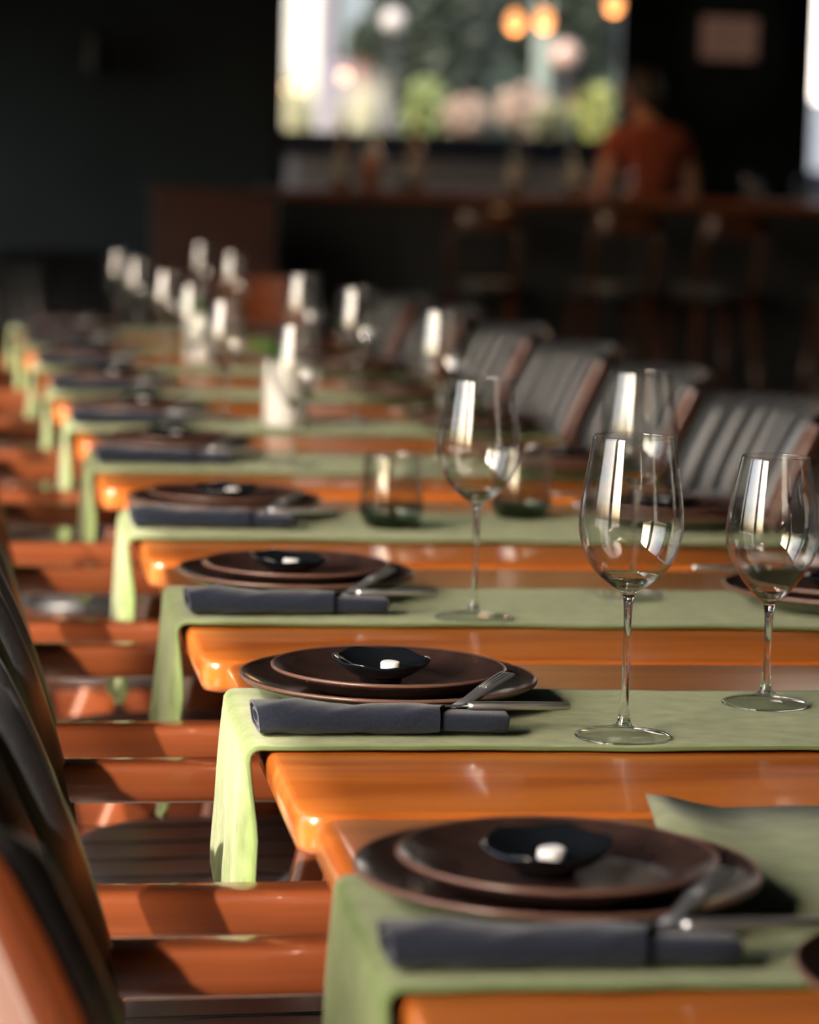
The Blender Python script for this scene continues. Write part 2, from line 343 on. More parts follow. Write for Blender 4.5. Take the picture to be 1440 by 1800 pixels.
# ------------------------------------------------------------ runners across the tables
def make_runner(i, y):
    w = .276 if i < 3 else .31
    rr = random.Random(i * 13 + 5)
    hl = .215 + rr.uniform(-.01, .012); ph = rr.uniform(0, 6); rot = R(-1.9)
    L_top = XR - XL + .008
    prof = []      # (x, z) of the sheet's centre line
    rc = .010
    sx0, sx1 = XL - .010, XR + .011
    for k in range(15): prof.append((sx0, -hl * (1 - k / 14) - rc, 'h', 1 - k / 14))
    for k in range(1, 5): a = pi - k * pi / 2 / 4; prof.append((sx0 + rc + rc * cos(a), -rc + rc * sin(a), 't', 0))
    nt_ = 46
    for k in range(1, nt_): prof.append((sx0 + rc + (sx1 - sx0 - 2 * rc) * k / nt_, 0, 't', 0))
    for k in range(0, 5): a = pi / 2 - k * pi / 2 / 4; prof.append((sx1 - rc + rc * cos(a), -rc + rc * sin(a), 't', 0))
    for k in range(1, 15): prof.append((sx1, -rc - hl * k / 14, 'g', k / 14))
    nv = 22; th = .0026
    b = bmesh.new(); top = []; bot = []
    for x, z, kind, d in prof:
        rt_, rb_ = [], []
        for j in range(nv + 1):
            v = j / nv; yy = -w / 2 + w * v
            xx, zz = x, z
            if kind != 't':
                s = -1 if kind == 'h' else 1
                # far lower corner hangs shorter and rounded; cloth waves as it hangs
                cut = max(0, v - .35) / .65
                lift = (.075 * cut ** 2 + .02 * max(0, .12 - v) / .12) * d
                zz = z + lift
                wave = .008 * sin(v * 7.5 + ph + d) * d + .006 * sin(v * 15 + ph * 2) * d * d
                xx = x - (-s) * abs(wave) * 1.0 if False else x + s * (abs(wave) + .004 * d)
                yy = yy * (1 - .10 * d) + .004 * sin(z * 40 + ph)
                if v < .12: xx -= s * .012 * (1 - v / .12) * min(1, d * 3)   # near edge curls in
            else:
                wob = .0012 * sin(x * 31 + ph) + .0009 * sin(x * 67 + 2 * ph)
                yy += wob * (1 if abs(v - .5) > .45 else .6)
                zz += .0006 + .0006 * sin(x * 23 + v * 9 + ph) + (.0016 if v in (0, 1) or j in (1, nv - 1) else 0)
            if i == 0 and kind == 't' and v > .9:
                # the first cloth is opened out at the back over most of its length
                ex = max(0, min(1, (x - .515) / .02, (1.12 - x) / .05))
                yy += ex * (.205 if j == nv else .10 if j == nv - 1 else .03)
                zz += ex * (.010 * max(0, 1 - abs(x - .545) / .05) + .001 * (1 + sin(x * 40)))
            X = xx - XC; c, s_ = cos(rot), sin(rot)
            P = Vector((X * c - yy * s_, X * s_ + yy * c, zz))
            rt_.append(P)
        top.append(rt_)
    npf = len(prof)
    # thickness along the section normal
    vt = [[None] * (nv + 1) for _ in prof]; vb = [[None] * (nv + 1) for _ in prof]
    for k in range(npf):
        a, c = prof[max(k - 1, 0)], prof[min(k + 1, npf - 1)]
        tx, tz = c[0] - a[0], c[1] - a[1]; l = math.hypot(tx, tz); nx, nz = -tz / l, tx / l
        for j in range(nv + 1):
            p = top[k][j]; e = th * (.55 if j in (0, nv) else 1)
            vb[k][j] = b.verts.new(p); vt[k][j] = b.verts.new(p + Vector((nx, 0, nz)) * e)
    for k in range(npf - 1):
        for j in range(nv):
            b.faces.new((vt[k][j], vt[k + 1][j], vt[k + 1][j + 1], vt[k][j + 1])); b.faces.new((vb[k][j], vb[k][j + 1], vb[k + 1][j + 1], vb[k + 1][j]))
        for j in (0, nv): b.faces.new((vt[k][j], vb[k][j], vb[k + 1][j], vt[k + 1][j]))
    for k in (0, npf - 1):
        for j in range(nv): b.faces.new((vt[k][j], vt[k][j + 1], vb[k][j + 1], vb[k][j]))
    pe = [top[k][0] + Vector((0, -.0008, .0014)) for k in range(npf)]
    o = link('table_runner', b, M_CLOTH, None, smooth=True)
    hb = bmesh.new(); sweep(hb, pe, .0013, .0018, n=6, power=2)
    h = link('hem', hb, M_HEM, o, smooth=True)
    if i == 0:
        pass
    o.location = (XC, y, TZ + .0004)
    nm = 'nearest, opened wide at its back edge, on the front table' if i == 0 else 'across the %s table from the front' % ORD[i]
    tag(o, 'olive green linen runner ' + nm, 'table runner', 'green runners across the tables')
for i, y in enumerate(RY): make_runner(i, y)

# ------------------------------------------------------------ armchairs (guest faces +x; origin on the floor below the seat's rear)
def xp(z):   # x of the back's side posts at height z
    t = [(.30, .225), (.46, .185), (.56, .158), (.66, .138), (.75, .110), (.83, .072), (.89, .040)]
    for (a, xa), (c, xc) in zip(t, t[1:]):
        if z <= c: return xa + (xc - xa) * max(0, (z - a)) / (c - a) if z > a else xa + (xc - xa) * (z - a) / (c - a)
    return t[-1][1]
def xps(z):
    return (xp(z - .03) + 2 * xp(z) + xp(z + .03)) / 4
def make_chair():
    t = thing('armchair', '', 'chair')
    HW = .245; WR = .085
    def back(u, z, off):      # u -1..1 across, off: distance forward of the mid sheet
        f = WR * (1 - u * u)
        sl = 2 * WR * u / HW
        n = Vector((1, -sl * 0 + -2 * WR * u / HW * -1 * -1, 0)); n = Vector((1, -2 * WR * u / HW, 0)).normalized()
        return Vector((xps(z) - f, u * HW, z)) + n * off
    ZB, ZT = .555, .868
    # wooden outer shell
    b = bmesh.new(); nu, nz = 24, 16
    def top_z(u): return ZT - .012 * u * u
    def S(off):
        return lambda a, c: back(-1 + 2 * a, ZB + (top_z(-1 + 2 * a) - .004 - ZB) * c, off)
    A = grid(b, S(-.028), nu, nz); B = grid(b, S(-.014), nu, nz)
    for i in range(nu):
        for j in (0, nz): b.faces.new((A[i][j], A[i + 1][j], B[i + 1][j], B[i][j]))
    for j in range(nz):
        for i in (0, nu): b.faces.new((A[i][j], A[i][j + 1], B[i][j + 1], B[i][j]))
    ang_bump(link('back_shell', b, M_CHAIRV, t), 50)
    # padded upright channels, each a pad of its own
    NCH = 11
    for k in range(NCH):
        u0, u1 = -1.03 + 2.06 * k / NCH, -1.03 + 2.06 * (k + 1) / NCH
        b = bmesh.new()
        def F(a, c, u0=u0, u1=u1):
            u = u0 + (u1 - u0) * (.015 + .97 * a)
            e = 1 - abs(2 * a - 1) ** 4; g = 1 - abs(2 * c - 1) ** 14
            z = ZB + .03 + (top_z(u) + .008 - ZB - .03) * c
            return back(u, z, -.010 + (.016 * g ** .5 + .011 * e if g > 0 else 0))
        A = grid(b, F, 6, 18); V0 = [A[i][0] for i in range(7)]
        for i, j0 in ((0, 0), (6, 0)):
            q = [b.verts.new(back(u0 + (u1 - u0) * (.015 + .97 * i / 6), ZB + .03 + (top_z(0) + .008 - ZB - .03) * j / 18, -.013)) for j in range(19)]
            for j in range(18): b.faces.new((A[i][j], A[i][j + 1], q[j + 1], q[j]))
        link('back_channel', b, M_LEATH, t, smooth=True)
    # side posts
    for s in (-1, 1):
        b = bmesh.new()
        pts = [(xps(z) - .024, s * (HW + .000), z) for z in (.40, .46, .52, .58, .64, .70, .75, .80, .835, .852)]
        sweep(b, pts, [.015] * 9 + [.010], [.019, .019, .019, .018, .018, .017, .016, .015, .013, .009], n=12, power=4)
        ang_bump(link('back_post', b, M_CHAIRV, t), 40)
    # arms
    for s in (-1, 1):
        b = bmesh.new(); y = s * (HW + .002)
        pts = [(.125, y, .640), (.20, y, .640), (.27, y, .6405), (.30, y + s * .002, .6405), (.38, y + s * .003, .6405), (.46, y + s * .002, .640), (.50, y, .639), (.51, y, .638)]
        sweep(b, pts, [.021, .021, .022, .024, .025, .023, .02, .015], [.020, .020, .020, .020, .020, .020, .019, .014], n=16, power=5)
        ang_bump(link('armrest', b, M_CHAIRW, t), 40)
    # front legs, raked back, rear legs raked out
    for s in (-1, 1):
        b = bmesh.new(); y = s * (HW + .004)
        sweep(b, [(.455, y, .622), (.41, y, .44), (.36, y, .20), (.315, y, 0)], [.0135] * 4, [.034, .032, .027, .021], n=12, power=5)
        ang_bump(link('front_leg', b, M_CHAIRV, t), 40)
        b = bmesh.new(); y = s * (HW - .018)
        sweep(b, [(.285, y, .425), (.235, y, .30), (.175, y, .14), (.12, y, 0)], [.0135] * 4, [.030, .028, .023, .018], n=12, power=5)
        ang_bump(link('rear_leg', b, M_CHAIRV, t), 40)
    # seat rails
    for s in (-1, 1):
        b = bmesh.new(); y = s * (HW - .045); box(b, .17, .60, y - .012, y + .012, .362, .425, bev=.004); link('side_rail', b, M_CHAIRW, t)
    b = bmesh.new(); box(b, .585, .609, -.19, .19, .364, .423, bev=.004); link('front_rail', b, M_CHAIRW, t)
    b = bmesh.new(); box(b, .15, .172, -.19, .19, .364, .423, bev=.004); link('rear_rail', b, M_CHAIRW, t)
    # seat cushion
    b = bmesh.new()
    def seat(sgn):
        def F(a, c):
            x = -1 + 2 * a; y = -1 + 2 * c
            r = (abs(x) ** 5 + abs(y) ** 5) ** .2 if (x or y) else 0
            e = max(0, 1 - r ** 5) ** .45
            k = 1 / max(1, (abs(x) ** 6 + abs(y) ** 6) ** (1 / 6))
            return Vector((.385 + (.235 if x > 0 else .215 * (1 - .30 * abs(y) ** 3)) * x * k, .222 * y * k, .444 + sgn * (.021 * e if sgn > 0 else .018 * e) + (.004 * e * (1 - x * x) if sgn > 0 else 0)))
        return F
    grid(b, seat(1), 22, 22); grid(b, seat(-1), 22, 22); bmesh.ops.remove_doubles(b, verts=b.verts, dist=.0004)
    st = link('seat_cushion', b, M_LEATH, t, smooth=True)
    b = bmesh.new()
    for yy in (-.12, -.04, .04, .12):
        sweep(b, [(.17 + .04 * k, yy, .4665 + .0035 * (1 - abs(k - 5) / 6)) for k in range(11)], .0016, .0012, n=6, power=2)
    link('seat_seam', b, M_SEAM, st)
    return t
ch0 = reg(make_chair())
CY = [1.83, 2.49, 3.165, 3.84, 4.60, 5.30, 6.03, 6.75, 7.58, 8.31]
for i, y in enumerate(CY):
    lab = 'grey-black channel-backed wooden armchair on the left side of the %s table' % ORD[i]
    if i == 0: ch0.location = (0, y, 0); ch0['label'] = lab
    else: c = dup(ch0, (random.uniform(-.004, .004), y, 0), R(random.uniform(-.8, .8)), lab)
ch0['group'] = 'armchairs along the left side of the tables'
for o in list(bpy.data.objects):
    if o.get('category') == 'chair': o['group'] = 'armchairs along the left side of the tables'
RCY = {2: 3.13, 3: 3.84, 4: 4.60, 5: 5.31, 6: 6.04, 7: 6.74, 8: 7.57, 9: 8.31}
for i, y in RCY.items():
    lab = 'charcoal leather armchair on the right side of the %s table' % ORD[i]
    c = dup(ch0, (2 * XC - .03, y, 0), pi + R(random.uniform(-1.5, 1.5)), lab, 'armchairs along the right side of the tables')

# ------------------------------------------------------------ crockery, napkins, cutlery
def make_charger():
    t = thing('charger_plate', '', 'plate')
    b = bmesh.new()
    pr = cr2([(0, .0075), (.05, .0075), (.088, .0082), (.108, .0122), (.124, .0178), (.1305, .0212)], 5) + [(.1322, .0222), (.1336, .0214), (.1334, .0198)] + cr2([(.1325, .0182), (.117, .0112), (.1, .0055), (.084, .003)], 4) + [(.081, 0), (.077, 0), (.075, .002), (0, .002)]
    lathe(b, pr, 72); link('dish_body', b, M_PLATE, t, smooth=True)
    b = bmesh.new(); lathe(b, [(.1312, .0221), (.1326, .0230), (.1342, .0216), (.1339, .0196), (.1330, .0196), (.1330, .0215), (.1320, .0219), (.1312, .0221)], 72)
    link('rim', b, M_RIM, t, smooth=True)
    return t
def make_small():
    t = thing('side_plate', '', 'plate')
    b = bmesh.new()
    pr = cr2([(0, .0058), (.04, .0058), (.068, .0065), (.088, .0122), (.0985, .0178), (.1030, .0205)], 5) + [(.1046, .0213), (.1058, .0205), (.1056, .0190)] + cr2([(.1046, .0172), (.09, .0092), (.075, .0035), (.064, .0022)], 4) + [(.062, 0), (.058, 0), (.056, .0015), (0, .0015)]
    lathe(b, pr, 72); link('dish_body', b, M_PLATE, t, smooth=True)
    b = bmesh.new(); lathe(b, [(.1036, .0212), (.1049, .0221), (.1064, .0207), (.1061, .0188), (.1053, .0188), (.1052, .0206), (.1043, .0210), (.1036, .0212)], 72)
    link('rim', b, M_RIM, t, smooth=True)
    return t
def make_dish():
    b = bmesh.new()
    def md(r, h, a, j):
        k = (r / .043) ** 2
        p = cos(6 * a + .4); q = cos(a - 1.9)
        return r * (1 + .03 * k * p), h + k * (.0012 * p + .0022 * q) * (1 if h > .006 else 0)
    pr = cr2([(0, .0085), (.012, .009), (.026, .0125), (.036, .0175), (.0415, .0208)], 4) + [(.043, .0215), (.0437, .0203)] + cr2([(.0425, .0185), (.034, .0118), (.024, .006), (.0195, .0042)], 3) + [(.019, 0), (.0165, 0), (.0155, .002), (0, .002)]
    lathe(b, pr, 48, mod=md); return link('sauce_dish', b, M_DISH, None, smooth=True)
def make_tablet():
    b = bmesh.new()
    lathe(b, [(0, 0), (.0082, 0), (.0090, .0008), (.0090, .0085), (.0082, .0095), (.006, .0090), (0, .0088)], 24, mod=lambda r, h, a, j: (r * (1 + .03 * sin(3 * a + h * 300)), h + r * .05 * sin(a * 2)))
    return link('rest_tablet', b, M_WHITE, None, smooth=True)
def make_napkin():
    t = thing('napkin_roll', '', 'napkin')
    # local: along x; main roll from -.13 to .03, inner folded tongue to .085
    b = bmesh.new(); n = 40; rings = []
    for k in range(33):
        u = k / 32; x = -.130 + .160 * u
        w_ = .0205 + .0012 * sin(u * 5) - .0015 * u; h_ = .0130 - .0018 * u + .0006 * sin(u * 9)
        ring = []
        for q in range(n):
            a = 2 * pi * q / n; c, s = cos(a), sin(a)
            yy = w_ * math.copysign(abs(c) ** .75, c); zz = h_ * math.copysign(abs(s) ** .85, s)
            step = .0010 * (1 if s > 0 and c < .25 - .35 * u else 0)      # the overlapping flap's edge
            slant = (.010 * c if k == 32 else 0) + (-.003 * s - .002 * c if k == 0 else 0)
            wr = .0007 * sin(a * 3 + u * 14) + .0005 * sin(u * 31 + a * 5) * (1 - u * .5)
            ring.append(b.verts.new((x + slant * 1.0, yy * (1 + wr * 20), h_ + zz + step * (1 if s > 0 else 0) + wr)))
        rings.append(ring)
    for r1, r2 in zip(rings, rings[1:]):
        for q in range(n): b.faces.new((r1[q], r1[(q + 1) % n], r2[(q + 1) % n], r2[q]))
    # spiral folds at both mouths: inset rings
    for ring, sg in ((rings[0], 1), (rings[-1], -1)):
        cen = sum((v.co for v in ring), Vector()) / n; prev = ring
        for f, dx in ((.86, .0002), (.84, .010), (.62, .009), (.58, .001), (.46, .0008), (.42, .008), (.1, .008)):
            nr = [b.verts.new(cen + (v.co - cen) * f + Vector((sg * dx, 0, 0))) for v in ring]
            for q in range(n): b.faces.new((prev[q], prev[(q + 1) % n], nr[(q + 1) % n], nr[q]))
            prev = nr
        b.faces.new(prev)
    ang_bump(link('rolled_cloth', b, M_NAP, t), 60)
    b = bmesh.new()
    sweep(b, [(.000, .0015, .0105), (.03, .0015, .0105), (.06, .0018, .0098), (.083, .002, .0092), (.0845, .002, .0090)], [.0150, .0152, .0158, .0160, .0152], [.0082, .0082, .0084, .0086, .0075], n=20, power=3.6)
    link('inner_fold', b, M_NAP, t, smooth=True)
    return t
def make_knife():
    t = thing('table_knife', '', 'knife')
    b = bmesh.new()
    sweep(b, [(0, 0, 0), (.004, 0, 0), (.03, 0, 0), (.060, 0, 0), (.085, 0, 0), (.088, 0, 0)], [.0040, .0050, .0052, .0048, .0044, .003], [.0032, .0038, .0038, .0036, .0034, .0022], n=14, power=2.6)
    link('handle', b, M_STEEL, t, smooth=True)
    b = bmesh.new(); sweep(b, [(-.075, 0, 0), (-.03, 0, 0), (0, 0, 0)], [.0012, .0022, .0022], .0011, n=8, power=3); link('blade', b, M_STEEL, t, smooth=True)
    return t
def make_fork():
    t = thing('table_fork', '', 'fork')
    b = bmesh.new(); sweep(b, [(0, 0, 0), (.03, 0, .004), (.058, 0, .0102), (.0945, 0, .0165), (.0965, 0, .0168)], [.0040, .0055, .0074, .0080, .0076], [.0014, .0014, .0014, .0014, .0012], n=14, power=4)
    h = link('handle', b, M_FORK, t, smooth=True)
    b = bmesh.new()
    for k in (-1, 0, 1): sweep(b, [(.052, k * .0030, .0108), (.072, k * .0034, .0143), (.091, k * .0040, .0174)], .0005, .0006, n=6, power=2)
    link('handle_ridges', b, M_STEEL, h, smooth=True)
    return t
P_CH, P_SM, P_DI, P_TA, P_NA, P_KN, P_FO = [reg(f()) for f in (make_charger, make_small, make_dish, make_tablet, make_napkin, make_knife, make_fork)]
for o, c, g in ((P_DI, 'dish', ''), (P_TA, 'tablet', '')): o['category'] = c
used = set()
def put(proto, loc, rz, label, group):
    if proto.name not in used:
        used.add(proto.name); proto.location = loc; proto.rotation_euler = (0, 0, rz); proto['label'] = label; proto['group'] = group; return proto
    return dup(proto, loc, rz, label, group)
Z1 = TZ + .0064
def setting(i, side, x, y, da=0, dx=0, dy=0, napdy=0):
    base = R(-1.9) + (pi if side == 'right' else 0)
    wh = 'on the %s side of the %s table' % (side, ORD[i]) if i else 'on the front table, nearest the camera'
    def W(lx, ly, z): return (x + lx * cos(base) - ly * sin(base), y + lx * sin(base) + ly * cos(base), z)
    g = 'place settings on the %s side' % side
    put(P_CH, W(0, 0, Z1), base, 'large dark brown charger plate ' + wh, 'charger plates on the %s side' % side)
    put(P_SM, W(.002 + dx * .2, .004, Z1 + .0084), base, 'smaller brown plate atop the charger ' + wh, 'smaller plates on the %s side' % side)
    put(P_DI, W(.000 + dx, .006 + dy, Z1 + .0147), base + R(25 * ((i * 7) % 5 - 2)) if i not in (1,) else base, 'small black wavy dish ' + wh, 'black sauce dishes on the %s side' % side)
    put(P_TA, W(.004 + dx + (.004 if i % 2 else -.002), .000 + dy, Z1 + .0147 + .0092), base + i, 'round white tablet ' + wh, 'white tablets on the %s side' % side)
    nx, ny = W(-.003, -.157 + napdy, Z1)[:2]
    put(P_NA, (nx, ny, Z1 - .0002), base + da, 'dark navy napkin roll ' + wh, 'napkin rolls on the %s side' % side)
    nb = base + da
    def Wn(lx, ly, z): return (nx + lx * cos(nb) - ly * sin(nb), ny + lx * sin(nb) + ly * cos(nb), z)
    put(P_KN, Wn(.052, .007, Z1 + .0212), nb + R(1), 'steel knife in the napkin roll ' + wh, 'knives on the %s side' % side)
    put(P_FO, Wn(.040, .0135, Z1 + .0182), nb + R(52), 'angled steel fork by the napkin roll ' + wh, 'forks on the %s side' % side)
PY = [1.815, 2.535, 3.215, 3.935, 4.78, 5.47, 6.22, 6.97, 7.75, 8.48]
PX = [.420, .425, .430, .425, .430, .428, .428, .43, .43, .43]
NDY = [0.0, .0, -.02, -.0, -.02, -.01, -.0, 0, 0, 0]
for i in range(10):
    rr = random.Random(i + 40)
    setting(i, 'left', PX[i], PY[i], da=R(rr.uniform(-1, 1)), dx=rr.uniform(-.008, .008) if i not in (0, 1) else (-.006, -.006)[i], dy=0, napdy=NDY[i])
put(P_CH, (.638, 1.546, Z1), 0, 'dark charger plate cut off by the lower right corner of the view', 'charger plates on the right side')
RPY = {2: 3.10, 3: 3.86, 4: 4.55, 5: 5.28, 6: 6.0, 7: 6.75, 8: 7.5, 9: 8.2}
for i, y in RPY.items():
    rr = random.Random(i + 90)
    setting(i, 'right', 1.034, y, da=R(rr.uniform(-1.5, 1.5)), dx=rr.uniform(-.008, .008))

# ------------------------------------------------------------ wine glasses
def make_glass(short=False):
    t = thing('wine_glass', '', 'glass')
    if not short:
        H, zb = .257, .126
        outer = [(.0040, .118), (.0065, .1245), (.0165, .1305), (.0290, .1415), (.0385, .1560), (.0435, .1730), (.0443, .1850), (.0430, .2030), (.0402, .2230), (.0370, .2430), (.0350, .257)]
        fr, sr = .0415, .0033
    else:
        H, zb = .227, .094
        outer = [(.0040, .087), (.0062, .0930), (.0125, .0985), (.0235, .1110), (.0335, .1260), (.0402, .1410), (.0424, .1530), (.0418, .1680), (.0392, .1870), (.0350, .2090), (.0312, .227)]
        fr, sr = .0400, .0034
    oc = cr2(outer, 5)
    oc = [p for p in oc if p[1] >= zb - .0015]
    b = bmesh.new(); th = .0009
    inner = []
    for k, p in enumerate(oc):
        a = oc[max(k - 1, 0)]; c = oc[min(k + 1, len(oc) - 1)]
        tx, tz = c[0] - a[0], c[1] - a[1]; l = math.hypot(tx, tz)
        inner.append((max(0, p[0] - tz / l * th), p[1] + tx / l * th))
    inner = [q for q in inner if q[0] > .004 and q[1] > zb + .004]
    lens = [(max(p[0] - .0006, 0), p[1] + .0004) for p in oc if p[0] < (.027 if not short else .021)]
    prof = oc + [((oc[-1][0] + inner[-1][0]) / 2, H + .0006)] + inner[::-1] + [(.003, zb + .0034), (0, zb + .003)]
    lathe(b, prof, 80); link('bowl', b, G_BOWL, t, smooth=True)
    # stem with the solid knuckle under the bowl
    b = bmesh.new()
    z0 = .0105
    st = [(0, z0), (.0075, z0), (.0052, z0 + .006), (.0042, z0 + .013), (sr, z0 + .028), (sr * .92, (z0 + zb) / 2), (sr * 1.02, zb - .026), (.0040, zb - .012), (.0052, zb - .0045), (oc[0][0] * .98, oc[0][1] - .0003)]
    lathe(b, cr2(st[1:], 4), 28)
    b2 = [(0, z0), (.0075, z0)]; lathe(b, b2, 28)
    lathe(b, [(oc[0][0] * .98, oc[0][1] - .0003), (0, oc[0][1] - .0003)], 28); bmesh.ops.remove_doubles(b, verts=b.verts, dist=1e-5)
    link('stem', b, G_SOLID, t, smooth=True)
    b = bmesh.new(); zt = lens[-1][1]; lathe(b, [(0, lens[0][1])] + lens + [(lens[-1][0] * .93, zt + .0004), (lens[-1][0] * .6, zt - .0042), (lens[-1][0] * .3, zt - .0062), (0, zt - .0068)], 64); link('bowl_bottom', b, G_SOLID, t, smooth=True)
    b = bmesh.new()
    lathe(b, [(0, .0012), (fr * .5, .0008), (fr * .93, 0), (fr * .985, .0003), (fr, .0011), (fr * .985, .0019), (fr * .9, .0024), (fr * .68, .0036), (fr * .48, .0056), (fr * .34, .0078), (.0095, .0105), (0, .0105)], 80)
    lathe(b, [(fr + .0001 - .0011 + .0011 * cos(2 * pi * k / 8), .0013 + .0011 * sin(2 * pi * k / 8)) for k in range(9)], 80, mi=1)
    link('foot', b, [G_FOOT, G_SOLID], t, smooth=True)
    return t
GT, GS = reg(make_glass()), reg(make_glass(True))
GL = [  # tall?, x, y, table, side
    (1, .601, 2.365, 1, 'left', 'tall clear wine glass with a big bowl on the second runner from the front'),
    (0, .771, 2.515, 1, 'right', 'smaller tapered clear wine glass on the second runner from the front'),
    (1, .597, 3.018, 2, 'left', 'tall clear wine glass beside the napkin on the third runner'),
    (1, .812, 3.179, 2, 'right', 'tall clear wine glass seen through another, on the third runner'),
    (0, .608, 4.600, 4, 'left', 'smaller clear wine glass on the left of the fifth runner, before the white vase'),
    (1, .835, 4.560, 4, 'right', 'tall clear wine glass on the right of the fifth runner'),
    (0, .580, 5.400, 5, 'left', 'smaller clear wine glass on the left of the sixth runner, beside the white vase'),
    (1, .822, 5.370, 5, 'right', 'tall clear wine glass on the right of the sixth runner'),
    (1, .800, 5.980, 6, 'right', 'tall clear wine glass on the right of the seventh runner'),
    (0, .585, 6.10, 6, 'left', 'smaller clear wine glass on the left of the seventh runner'),
    (1, .815, 7.44, 8, 'right', 'tall clear wine glass on the right of the ninth runner'),
    (0, .595, 6.86, 7, 'left', 'smaller clear wine glass on the left of the eighth runner'),
    (1, .825, 8.36, 9, 'right', 'tall clear wine glass on the right of the last runner'),
    (0, .585, 7.66, 8, 'left', 'smaller clear wine glass on the left of the ninth runner'),
    (0, .59, 8.42, 9, 'left', 'smaller clear wine glass on the left of the last runner')]
for tall, x, y, i, s, lab in GL:
    put(GT if tall else GS, (x, y, TZ + .0036), random.uniform(0, 6), lab, 'wine glasses along the tables')
def make_tumbler():
    t = thing('water_tumbler', '', 'glass')
    b = bmesh.new()
    out = cr2([(.0275, .0), (.0345, .004), (.0415, .016), (.0430, .026), (.0420, .045), (.0392, .075), (.0375, .098)], 5)
    inn = [(r - .0018, z) for r, z in out if z > .014]
    lathe(b, out + [(.0366, .0988)] + inn[::-1] + [(.034, .0125), (.0, .0115)], 64); link('tumbler_wall', b, G_TUMB, t, smooth=True)
    b = bmesh.new(); lathe(b, [(0, .0008), (.0265, .0004), (.0335, .0042), (.0368, .0100), (0, .0105)], 48); link('tumbler_base', b, G_BASE, t, smooth=True)
    return t
TU = reg(make_tumbler())
put(TU, (.635, 3.800, TZ + .0036), 0, 'smoky green glass tumbler standing clear on the fourth runner', 'smoky tumblers on the fourth runner')
put(TU, (.838, 3.925, TZ + .0036), 1, 'smoky green glass tumbler half hidden behind the tall wine glass', 'smoky tumblers on the fourth runner')

# ------------------------------------------------------------ vases with sprigs
def make_vase(x, y, lab, lab2):
    b = bmesh.new(); lathe(b, [(0, 0), (.038, 0), (.0405, .002), (.0410, .01), (.0410, .117), (.0395, .120), (.037, .118), (.0365, .02), (0, .018)], 48)
    v = link('vase', b, M_VASE, None, smooth=True); v.location = (x, y, TZ + .0036); tag(v, lab, 'vase', 'white vases on the tables')
    p = thing('leafy_sprig', lab2, 'plant', (x, y, TZ + .0036), 0, 'green sprigs in the vases')
    rr = random.Random(int(y * 10)); b = bmesh.new(); stems = []
    for k in range(7):
        a = rr.uniform(pi * .75, pi * 1.35); l = rr.uniform(.035, .058)
        pts = [(0, 0, .03), (cos(a) * .02, sin(a) * .02, .122), (cos(a) * l * .7, sin(a) * l * .7, .122 + l * .5), (cos(a) * l, sin(a) * l, .118 + l * .55)]
        sweep(b, catmull(pts, 3), .0011, .0011, n=5, power=2); stems.append(catmull(pts, 3))
    link('stems', b, M_LEAF, p)
    nl = 0
    for st in stems:
        for q in st[-5:]:
            for s in (-1, 1):
                b = bmesh.new(); l = rr.uniform(.018, .03); a = rr.uniform(0, 6.28); t = rr.uniform(-.2, .7)
                d = Vector((cos(a) * cos(t), sin(a) * cos(t), sin(t))); sd_ = d.cross(Vector((0, 0, 1))).normalized(); n_ = sd_.cross(d)
                prs = [(0, .0005), (.3, .34), (.6, .36), (.85, .2), (1, .02)]
                A = [b.verts.new(Vector(q) + d * l * f + sd_ * l * w_ - n_ * l * .25 * f * f) for f, w_ in prs]
                B_ = [b.verts.new(Vector(q) + d * l * f - sd_ * l * w_ - n_ * l * .25 * f * f) for f, w_ in prs]
                C_ = [b.verts.new(Vector(q) + d * l * f - n_ * l * (.25 * f * f + .08)) for f, w_ in prs]
                for m_ in range(4): b.faces.new((A[m_], A[m_ + 1], C_[m_ + 1], C_[m_])); b.faces.new((C_[m_], C_[m_ + 1], B_[m_ + 1], B_[m_]))
                link('leaf', b, M_LEAF, p); nl += 1
make_vase(.687, 5.33, 'white cylindrical vase on the sixth runner between wine glasses', 'bright green leafy sprig in the nearer white vase')
make_vase(.70, 7.05, 'white cylindrical vase farther down the tables behind the wine glasses', 'bright green leafy sprig in the farther vase')

# ------------------------------------------------------------ background helpers
def at(px, py, Y):
    d = (px - 720) * rt / 5100 - (py - 900) * up / 5100 + fw
    return d * (Y / d.y) + Vector((0, 0, CH))
def simple(name, bm, m, lab, cat, grp=None, loc=None, smooth=False):
    o = link(name, bm, m, None, smooth)
    if loc: o.location = loc
    return tag(o, lab, cat, grp)

# ------------------------------------------------------------ bar
BY = 12.4
M_BARW = wood('bar_top_wood', (.13, .032, .010), (.19, .05, .014), rough=.4, coat=.3, rings=6)
M_BARF = mat('bar_front_black', (.010, .011, .012), .55)
t = thing('bar_counter', 'long dark bar counter with an orange-brown wooden top at the back', 'counter', (0, BY, 0))
b = bmesh.new(); box(b, 1.50, 5.25, -.06, .62, 1.105, 1.147, bev=.008); link('counter_top', b, M_BARW, t)
b = bmesh.new(); box(b, 1.55, 5.2, .06, .56, .0, 1.105, bev=.004); link('body', b, M_BARF, t)
for k in range(7):
    b = bmesh.new(); box(b, 1.59 + .515 * k, 2.06 + .515 * k, .042, .06, .14, 1.04, bev=.006); link('front_panel', b, M_BARF, t)
b = bmesh.new(); sweep(b, [(1.6, -.06, .2), (5.2, -.06, .2)], .018, .018, n=12, power=2); rl = link('foot_rail', b, mat('brass', (.55, .35, .12), .3, metal=1), t, smooth=True)
b = bmesh.new()
for k in range(5): box(b, 2.3 + .65 * k, 2.33 + .65 * k, -.06, .05, .19, .21)
link('rail_brackets', b, M_METAL, rl)

